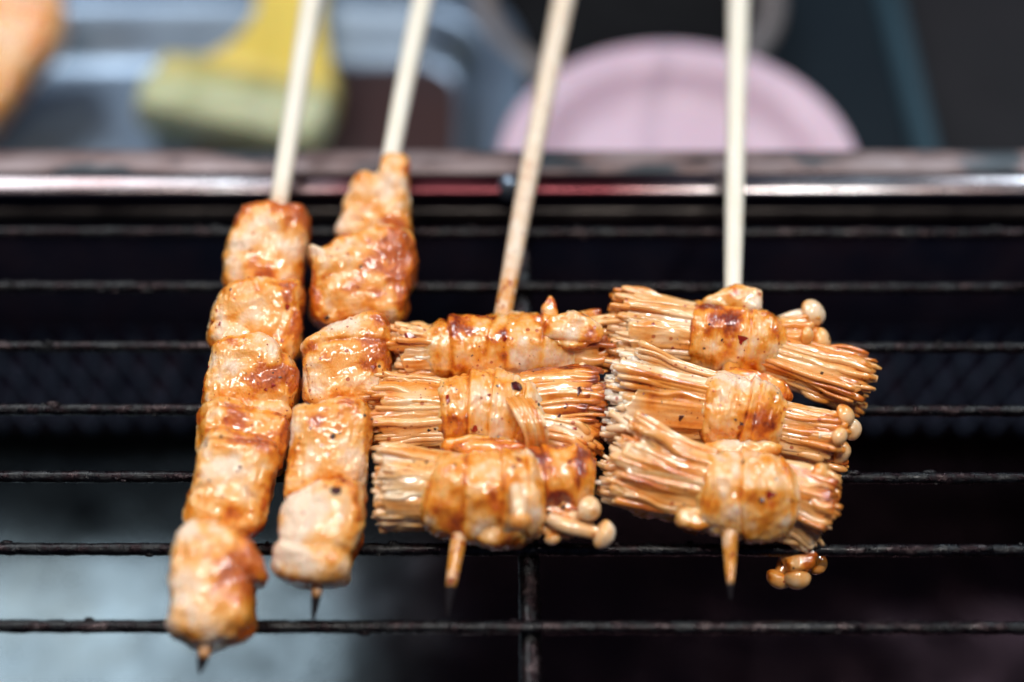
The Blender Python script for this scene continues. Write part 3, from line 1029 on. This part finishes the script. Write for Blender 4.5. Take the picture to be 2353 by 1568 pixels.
blob('meat_fold', [(1115, 1200), (1160, 1170), (1215, 1185), (1235, 1220), (1190, 1252), (1120, 1254), (1090, 1235)], ZR - 0.002, 0.004, M['wrap'], w, N=30, bias=0.55, seed=39)
stems(w2, (1240, 1175), (1340, 1195), ZR - 0.001, ZR - 0.002, 36, 34, 14, bias=0.6, seed=21, jit=0.1, toast=0.1)

s4 = empty('enoki_skewer', P(1680, 1000, 0.001))
tag(s4, 'rightmost mushroom roll skewer with fanned pale stems on a whitish stick', 'skewer', 'mushroom roll skewers on the grate')
stick(s4, [(1679, 1380), (1678, 1300), (1677, 1185), (1680, 930), (1684, 680), (1690, 350), (1698, -40), (1704, -350)],
      [0.006, 0.007, ZR, ZR, ZR, ZR + 0.001, ZR + 0.002, ZR + 0.003], [5, 27, 43, 42, 42, 45, 50, 51],
      [(0, 2.9, 0.9), (3, 4.05, 1.0)], 0.0045)
# top roll
w, v, f = roll('meat_wrap', [(1578, 770, 76), (1630, 776, 84), (1690, 785, 86), (1750, 793, 80), (1790, 800, 66)], ZR, M['wrap'], s4,
               bands=[(0.08, 0.4, 0.02), (0.55, 0.4, 0.05)], bias=0.46, seed=41,
               dark=[(1660, 725, 60, 0.28), (1610, 740, 40, 0.15)])
keep(w, v, f)
stems(w, (1620, 772), (1415, 752), ZR, ZR + 0.001, 66, 76, 54, bias=0.42, tipw=-0.12, seed=7, toast=0.3, jit=0.06)
stems(w, (1760, 780), (1862, 775), ZR, ZR + 0.001, 44, 38, 22, bias=0.42, seed=8, jit=0.1)
stems(w, (1750, 812), (1985, 888), ZR, ZR - 0.002, 48, 52, 44, bias=0.40, tipw=0.12, seed=9, toast=0.1, jit=0.06)
blob('meat_fold', [(1612, 698), (1650, 678), (1700, 668), (1745, 675), (1750, 705), (1735, 722), (1680, 720), (1630, 715)], ZR + 0.003, 0.004, M['wrap'], w, N=30, bias=0.36, seed=42)
o, v, f = blob('meat_fold', [(1640, 862), (1700, 852), (1770, 862), (1812, 885), (1815, 915), (1785, 930), (1740, 905), (1680, 890)], ZR - 0.001, 0.0045, M['wrap'], w,
               N=34, bias=0.60, seed=43, amp=1.3, dark=[(1730, 862, 60, 0.25)])
mushroom(w, [(1770, 745), (1820, 728), (1866, 722)], [ZR, ZR + 0.002, ZR + 0.003], 13, 34, 0.10, (0.75, -0.35, 0.35), 11)
mushroom(w, [(1790, 780), (1840, 785), (1880, 785)], [ZR, ZR, ZR + 0.001], 12, 34, 0.30, (0.9, 0.1, 0.1), 12)
mushroom(w, [(1780, 775), (1820, 778), (1852, 772)], [ZR + 0.002, ZR + 0.003, ZR + 0.004], 11, 21, 0.42, (0.8, 0.1, 0.4), 13)
# second roll
w, v, f = roll('meat_wrap', [(1612, 940, 82), (1660, 945, 92), (1705, 955, 84), (1745, 965, 84), (1788, 975, 70)], ZR + 0.001, M['wrap'], s4,
               bands=[(0.04, 0.4, 0.02), (0.52, 1.0, 0.03), (0.66, 0.3, 0.0)], bias=0.34, seed=45)
keep(w, v, f)
stems(w, (1650, 940), (1405, 905), ZR + 0.001, ZR + 0.003, 68, 84, 58, bias=0.36, tipw=-0.38, seed=10, toast=0.05, jit=0.055)
stems(w, (1760, 975), (1925, 1005), ZR, ZR, 56, 48, 36, bias=0.38, tipw=0.1, seed=11, jit=0.06)
stems(w, (1750, 1020), (1925, 1070), ZR - 0.003, ZR - 0.004, 26, 24, 14, bias=0.45, tipw=0.05, seed=12, jit=0.06)
blob('meat_fold', [(1610, 1030), (1680, 1015), (1750, 1020), (1790, 1035), (1740, 1055), (1650, 1055)], ZR - 0.001, 0.004, M['wrap'], w, N=26, bias=0.46, seed=46)
mushroom(w, [(1860, 960), (1905, 955), (1940, 955)], [ZR + 0.002, ZR + 0.002, ZR + 0.003], 13, 27, 0.26, (0.8, -0.3, 0.5), 14)
mushroom(w, [(1880, 985), (1920, 985), (1958, 988)], [ZR, ZR, ZR], 12, 26, 0.28, (0.9, 0.2, 0.3), 15)
mushroom(w, [(1880, 1000), (1910, 1000), (1928, 1002)], [ZR + 0.003, ZR + 0.003, ZR + 0.004], 10, 21, 0.24, (0.6, 0.2, 0.8), 16)
mushroom(w, [(1880, 1030), (1910, 1035), (1930, 1040)], [ZR - 0.002, ZR - 0.002, ZR - 0.002], 10, 28, 0.12, (0.8, 0.5, 0.2), 17)
# third roll
w, v, f = roll('meat_wrap', [(1608, 1128, 88), (1650, 1132, 98), (1705, 1138, 102), (1765, 1140, 98), (1812, 1138, 74)], ZR, M['wrap'], s4,
               bands=[(0.06, 0.5, 0.02), (0.50, 0.7, -0.06), (0.86, 0.4, 0.02)], bias=0.40, seed=47,
               dark=[(1655, 1075, 60, 0.2), (1770, 1140, 26, 0.25)])
keep(w, v, f)
stems(w, (1640, 1120), (1425, 1050), ZR + 0.001, ZR + 0.002, 74, 84, 60, bend=(0, 8), bias=0.34, tipw=-0.2, seed=13, toast=0.15, jit=0.07)
stems(w, (1640, 1150), (1400, 1115), ZR - 0.001, ZR - 0.001, 50, 36, 26, bias=0.34, tipw=-0.35, seed=14, jit=0.06)
stems(w, (1780, 1118), (1915, 1165), ZR, ZR - 0.001, 56, 52, 40, bias=0.40, tipw=0.22, seed=15, toast=0.1, jit=0.05)
stems(w, (1755, 1185), (1868, 1240), ZR - 0.003, ZR - 0.008, 44, 30, 24, bend=(10, -8), bias=0.30, seed=16, jit=0.06)
mushroom(w, [(1800, 1070), (1845, 1082), (1878, 1092)], [ZR + 0.001, ZR + 0.002, ZR + 0.002], 17, 30, 0.34, (0.8, 0.35, 0.4), 18, 1.15)
blob('meat_fold', [(1420, 1130), (1470, 1150), (1540, 1170), (1590, 1180), (1580, 1205), (1520, 1195), (1450, 1178)], ZR - 0.004, 0.003, M['wrap'], w, N=26, bias=0.72, seed=48)
blob('meat_fold', [(1560, 1185), (1600, 1170), (1640, 1185), (1640, 1215), (1590, 1220), (1562, 1208)], ZR - 0.002, 0.004, M['wrap'], w, N=24, bias=0.5, seed=49)
# the clump of caps hanging through the grate
ZH = -0.004
mushroom(w, [(1828, 1225), (1812, 1275), (1790, 1328)], [ZR - 0.006, ZH, ZH - 0.002], 18, 31, 0.50, (-0.4, 0.9, 0.1), 19)
mushroom(w, [(1840, 1225), (1836, 1275), (1832, 1328)], [ZR - 0.006, ZH, ZH], 17, 30, 0.32, (0.0, 0.9, 0.5), 20)
mushroom(w, [(1850, 1225), (1864, 1262), (1880, 1298)], [ZR - 0.006, ZH - 0.001, ZH - 0.002], 20, 25, 0.48, (0.7, 0.5, 0.1), 22)
blob('sauce_clot', [(1795, 1262), (1835, 1250), (1880, 1262), (1872, 1300), (1838, 1318), (1805, 1308)], ZH + 0.001, 0.0035, M['cap'], w, N=22, bias=0.62, seed=50, amp=0.8)


def stray(parent, pts, zs, rpx, bias, seed):
    w_ = np.array([P(x, y, z) for (x, y), z in zip(pts, zs)])
    c = spline(w_, 22)
    t = np.linspace(0, 1, 22)
    tube('mushroom_stem', c, rpx / scl(w_[0]) * (1 + 0.15 * np.sin(7 * t + seed)), 9, M['stem'], parent, upv=nrm([0.2, 0.1, 1.0]),
         attrs={'glaze': np.clip(bias + 0.35 * fbm(c * 200, seed), 0, 1)}, disp=lambda v: 0.00012 * fbm(v * 900, seed))


wraps = {q.name: q for q in COL.objects if q.name.startswith('meat_wrap')}
wB3, wC3, wA4, wB4, wC4 = wraps['meat_wrap.001'], wraps['meat_wrap.002'], wraps['meat_wrap.004'], wraps['meat_wrap.005'], wraps['meat_wrap.006']
for i in range(7):          # strands pulled down across the second roll's edge
    dx = i * 9 - 22
    stray(wB3, [(1178 + dx, 905), (1205 + dx, 945), (1226 + dx * 0.9, 990), (1232 + dx * 0.8, 1042)], [ZR + 0.0062, ZR + 0.0078, ZR + 0.0066, ZR + 0.001], random.uniform(5, 8.5), 0.50 + 0.06 * (i % 3), 300 + i)
stray(wC3, [(935, 1075), (900, 1062), (868, 1048)], [ZR + 0.004, ZR + 0.003, ZR + 0.002], 8, 0.15, 311)
stray(wC3, [(930, 1110), (890, 1100), (858, 1092)], [ZR + 0.004, ZR + 0.003, ZR + 0.002], 7, 0.08, 312)
stray(wB3, [(960, 905), (905, 892), (868, 902)], [ZR + 0.004, ZR + 0.004, ZR + 0.002], 7, 0.35, 313)
stray(wB3, [(940, 1010), (885, 1018), (850, 1012)], [ZR, ZR - 0.001, ZR - 0.003], 8, 0.35, 314)
stray(wA4, [(1480, 700), (1440, 690), (1420, 678)], [ZR + 0.004, ZR + 0.005, ZR + 0.005], 7, 0.5, 315)
stray(wA4, [(1900, 830), (1970, 862), (2016, 872)], [ZR, ZR, ZR], 8, 0.35, 316)
stray(wB4, [(1480, 850), (1440, 838), (1428, 826)], [ZR + 0.006, ZR + 0.006, ZR + 0.007], 8, 0.25, 317)
stray(wB4, [(1470, 980), (1420, 990), (1388, 1010)], [ZR + 0.002, ZR, ZR], 8, 0.1, 318)
stray(wB4, [(1820, 1035), (1880, 1060), (1930, 1098)], [ZR - 0.002, ZR - 0.003, ZR - 0.005], 9, 0.45, 319)
stray(wC4, [(1480, 1105), (1420, 1098), (1382, 1105)], [ZR + 0.001, ZR, ZR - 0.001], 11, 0.08, 320)
stray(wC4, [(1470, 1140), (1420, 1135), (1385, 1142)], [ZR - 0.001, ZR - 0.002, ZR - 0.003], 10, 0.12, 321)
stray(wC4, [(1470, 1000), (1425, 965), (1402, 948)], [ZR + 0.006, ZR + 0.006, ZR + 0.006], 8, 0.38, 322)
stray(wC4, [(1500, 1010), (1440, 985), (1396, 985)], [ZR + 0.006, ZR + 0.006, ZR + 0.004], 8, 0.2, 323)

# ------------------------------------------------------------------ spices
for x, y, r, kd in [
    (940, 780, 30, 'chili'), (1033, 916, 17, 'chili'), (1090, 984, 14, 'chili'), (1188, 888, 20, 'darkchili'), (1218, 1000, 12, 'pepper'),
    (1216, 968, 11, 'darkchili'), (1288, 957, 12, 'darkchili'), (1000, 985, 6, 'darkchili'), (1125, 908, 7, 'chili'), (1170, 925, 8, 'chili'),
    (1705, 778, 17, 'chili'), (1660, 782, 6, 'darkchili'), (1630, 745, 5, 'pepper'), (1595, 890, 10, 'pepper'), (1605, 893, 6, 'pepper'),
    (1470, 885, 6, 'pepper'), (1560, 875, 4, 'pepper'), (1528, 893, 4, 'pepper'), (1565, 960, 12, 'darkchili'), (1690, 965, 5, 'pepper'),
    (1700, 975, 9, 'darkchili'), (1770, 1138, 17, 'chili'), (1750, 1150, 12, 'darkchili'), (1708, 1062, 6, 'pepper'), (1290, 1163, 11, 'pepper'),
    (1262, 1180, 12, 'darkchili'), (1190, 1055, 12, 'chili'), (1180, 1075, 10, 'chili'), (1310, 1060, 9, 'chili'), (1120, 1110, 6, 'darkchili'),
    (1150, 1120, 7, 'darkchili'), (1075, 1140, 6, 'chili'), (1105, 1150, 6, 'chili'), (980, 1062, 6, 'darkchili'), (1330, 760, 14, 'darkchili'),
    (1270, 765, 8, 'darkchili'), (1310, 770, 8, 'chili'), (1160, 780, 8, 'chili'), (1085, 818, 4, 'pepper'), (1195, 835, 4, 'pepper'),
    (775, 1125, 20, 'darkchili'), (790, 1105, 12, 'chili'), (765, 1003, 9, 'pepper'), (745, 990, 4, 'pepper'), (715, 985, 6, 'pepper'),
    (838, 955, 6, 'pepper'), (855, 965, 6, 'pepper'), (780, 995, 4, 'pepper'), (750, 1168, 4, 'pepper'), (690, 1008, 4, 'pepper'),
    (475, 1025, 9, 'darkchili'), (552, 1075, 6, 'darkchili'), (545, 1085, 5, 'chili'), (508, 1003, 6, 'pepper'), (565, 995, 5, 'chili'),
    (460, 1110, 4, 'pepper'), (480, 1105, 5, 'darkchili'), (577, 1178, 4, 'chili'), (625, 885, 9, 'chili'), (610, 895, 6, 'chili'),
    (475, 1278, 6, 'chili'), (487, 1315, 8, 'chili'), (530, 1300, 10, 'chili'), (750, 728, 10, 'pepper'), (860, 845, 10, 'chili'),
    (645, 870, 9, 'darkchili'), (505, 745, 7, 'chili'), (660, 705, 10, 'chili'), (820, 660, 8, 'chili'), (1885, 900, 10, 'darkchili'),
    (1880, 1075, 5, 'chili'), (1890, 1110, 5, 'chili'), (1500, 745, 7, 'chili'), (1545, 800, 6, 'chili'), (1470, 790, 5, 'darkchili'), (1440, 715, 8, 'chili'),
    (1520, 925, 5, 'darkchili'), (1480, 905, 5, 'chili'), (1850, 905, 5, 'pepper'), (1930, 880, 6, 'chili'), (1840, 1010, 5, 'chili'), (1500, 1060, 6, 'chili'),
    (1560, 1075, 6, 'chili'), (1480, 1030, 5, 'darkchili'), (1860, 1150, 5, 'pepper'), (930, 925, 5, 'pepper'), (985, 990, 5, 'pepper'), (905, 975, 6, 'chili'),
    (950, 1060, 6, 'darkchili'), (930, 1150, 6, 'chili'), (1330, 900, 14, 'darkchili'), (1355, 920, 12, 'darkchili'), (1300, 930, 8, 'chili'), (1320, 985, 8, 'chili'),
    (1340, 1020, 8, 'darkchili')]:
    flake(x, y, r, kd)
# scattered fine grains, joined for each piece of food
for nm, (bv, part, pv, pn) in list(SURF.items()):
    nv_ = len(pv)
    rg = np.random.default_rng(nv_ % 97 + int(abs(pv[0][0]) * 1e6))
    if np.mean(np.sum(pn * (pv - pv.mean(0)), axis=1)) < 0:
        pn = -pn
    vv, ff = [], []
    cnt = 0
    for _ in range(500):
        q = int(rg.integers(nv_))
        loc, z = pv[q], pn[q]
        if z[2] < 0.15 or cnt >= 52:
            continue
        cnt += 1
        sz = 0.00011 * rg.uniform(0.6, 2.3)
        fv, fc = flake_mesh(sz, 'pepper' if rg.random() < 0.4 else 'chili', int(rg.integers(1e6)))
        e1 = nrm(np.cross(z, rg.normal(size=3)))
        e2 = np.cross(z, e1)
        wv = loc + fv[:, :1] * e1 + fv[:, 1:2] * e2 + fv[:, 2:] * z
        ff += [tuple(i + len(vv) for i in q_) for q_ in fc]
        vv += wv.tolist()
    o = mesh('spice_grains', vv, ff, M['chili'] if rg.random() < 0.7 else M['darkchili'], part, smooth=False)
    o['kind'] = 'stuff'

# ------------------------------------------------------------------ things behind the grill
# pink dish
bc = P(1560, 372, -0.045)
s = scl(bc)
R0 = 420 / s
dish = empty('pink_dish', (bc[0], bc[1], TZ))
tag(dish, 'round pale pink plastic dish standing behind the back rim', 'dish')
prof = [(0.02 * R0, -0.60 * R0 * 0.4), (0.55 * R0, -0.0105), (0.70 * R0, -0.0075), (0.775 * R0, -0.0030), (0.80 * R0, -0.0012), (0.90 * R0, -0.0002), (0.965 * R0, 0.0),
        (0.99 * R0, -0.0006), (R0, -0.0022), (0.985 * R0, -0.0035), (0.90 * R0, -0.0040), (0.78 * R0, -0.0075), (0.62 * R0, -0.0260), (0.55 * R0, TZ + 0.045 + 0.0002),
        (0.02 * R0, TZ + 0.045 + 0.0002)]
prof[0] = (0.0005, -0.0112)
lathe('dish_shell', prof, bc, M['pink'], dish, seg=96)
# black pan
pc = P(1440, -30, -0.069)
s = scl(pc)
R1 = 362 / s
pan = empty('black_pan', (pc[0], pc[1], TZ))
tag(pan, 'round black pan with a greyish worn rim behind the pink dish', 'pan')
lathe('pan_bowl', [(0.0005, -0.0142), (0.7 * R1, -0.0135), (0.83 * R1, -0.009), (0.86 * R1, -0.002)], pc, M['black'], pan, seg=80)
lathe('pan_rim', [(0.855 * R1, -0.0022), (0.87 * R1, 0.0), (0.96 * R1, 0.0), (R1, -0.002), (0.97 * R1, -0.007), (0.78 * R1, -0.0158), (0.7 * R1, -0.0159)], pc, M['potrim'], pan, seg=80)

# steel sauce tray
tz = TZ + 0.003
x1 = P(1062, 235, tz)[0]
x0 = -0.34
yb_ = P(400, 150, tz)[1]
yf_ = rail_y + 0.030
tray = empty('steel_tray', ((x0 + x1) / 2, (yb_ + yf_) / 2, TZ))
tag(tray, 'shallow stainless steel tray with rounded corner holding the yellow brush', 'tray')


def rrect(x0, x1, y0, y1, r, n=10):
    pts = []
    for cx, cy, a0 in ((x1 - r, y1 - r, 0), (x0 + r, y1 - r, 90), (x0 + r, y0 + r, 180), (x1 - r, y0 + r, 270)):
        for i in range(n + 1):
            a = math.radians(a0 + 90 * i / n)
            pts.append((cx + r * math.cos(a), cy + r * math.sin(a)))
    return np.array(pts)


rings = [(-0.004, 0.0, 0.012), (0.0, 0.0006, 0.014), (0.003, 0.0026, 0.017), (0.011, 0.0105, 0.024), (0.0135, 0.0122, 0.027), (0.016, 0.0126, 0.029), (0.034, 0.0126, 0.045),
         (0.0355, 0.0115, 0.046), (0.034, 0.0105, 0.045), (0.016, 0.0105, 0.029), (0.006, -0.0010, 0.02), (0.0, -0.0025, 0.014)]
vv = []
for g_, z_, r_ in rings:
    q = rrect(x0 - g_, x1 + g_ * 0.55, yf_ - g_ * 0.4, yb_ + g_, r_)
    vv += [(a, b_, tz + z_) for a, b_ in q]
nr = len(rrect(0, 1, 0, 1, 0.1))
ff = [q_[::-1] for q_ in grid_faces(len(rings), nr)]
ff.append(tuple(range(nr)))
mesh('tray_shell', vv, ff, M['steel'], tray)
# thin layer of brown marinade in the tray
m, nt, b = new_mat('brown_marinade')
k = NT(nt)
k.l(k.ramp(k.noise(20, 3), [(0.35, (0.045, 0.022, 0.02)), (0.65, (0.03, 0.024, 0.028))]), b.inputs['Base Color'])
b.inputs['Roughness'].default_value = 0.3
k.l(k.bump(k.noise(60, 3), 0.3, 0.002), b.inputs['Normal'])
mx0 = P(470, 250, tz)[0]
q = rrect(mx0, x1 - 0.002, yf_ + 0.001, yb_ - 0.002, 0.013, 16)
q = q + 0.004 * np.stack([vn(np.c_[q * 60, q[:, :1] * 0], 91), vn(np.c_[q * 60, q[:, :1] * 0], 92)], 1) * (q[:, :1] < (mx0 + x1) / 2)
o = mesh('marinade', [(a, b_, tz + 0.0016) for a, b_ in q], [tuple(range(len(q)))], m)
tag(o, 'thin dark brown marinade puddle on the steel tray floor', 'marinade', kind='stuff')


# basting brush lying in the tray
def slab(name, outline, z, nz, thick, mat, parent, tilt):
    """rounded plate cut to an outline, lying in a plane whose normal leans from the vertical"""
    ol = spline(outline, 90, True)
    cxy = ol.mean(0)
    c = P(cxy[0], cxy[1], z)
    n = nrm([nz[0], nz[1], 1.0])
    pts = np.array([C0 + ray(x, y) * (np.dot(c - C0, n) / np.dot(ray(x, y), n)) for x, y in ol])
    pc_ = pts.mean(0)
    vv = []
    for sc_, h in ((0.90, -1.0), (0.97, -0.8), (1.0, -0.4), (1.0, 0.4), (0.97, 0.8), (0.90, 1.0)):
        vv.append(pc_ + (pts - pc_) * sc_ + n * h * thick)
    vv = np.concatenate(vv)
    ff = grid_faces(6, len(ol))
    ff.append(tuple(range(len(ol)))[::-1])
    ff.append(tuple(range(5 * len(ol), 6 * len(ol))))
    return mesh(name, vv, ff, mat, parent)


bz = tz + 0.011
brush = empty('basting_brush', P(560, 280, tz))
tag(brush, 'yellow handled basting brush with pale bristles lying in the tray', 'brush')
slab('handle', [(600, -60), (735, -60), (745, 60), (765, 170), (760, 212), (650, 205), (520, 180), (470, 160), (540, 110), (590, 40)], bz + 0.007, (0.0, -0.16), 0.0045, M['yellow'], brush, 0)
slab('ferrule', [(378, 162), (386, 160), (520, 168), (680, 188), (772, 203), (778, 208), (770, 250), (764, 254), (650, 238), (500, 214), (355, 208), (350, 202)], bz + 0.001, (0.0, -0.10), 0.0075, M['ferrule'], brush, 0)
slab('bristles', [(352, 195), (500, 212), (650, 235), (758, 248), (766, 252), (750, 300), (712, 348), (700, 355), (560, 326), (430, 296), (326, 274), (318, 268), (328, 230)], bz - 0.001, (0.0, -0.12), 0.0075, M['bristle'], brush, 0)

# orange grilled piece at the tray's end
o, v, f = blob('grilled_chunk', [(-70, -60), (60, -50), (135, -10), (152, 55), (132, 120), (78, 180), (30, 250), (-30, 310), (-120, 260), (-140, 80)], tz + 0.024, 0.012,
               M['meat'], None, N=40, bias=0.34, seed=61, right=0.0, contrast=0.6)
tag(o, 'blurred orange brown grilled chunk at the steel tray end', 'grilled food')
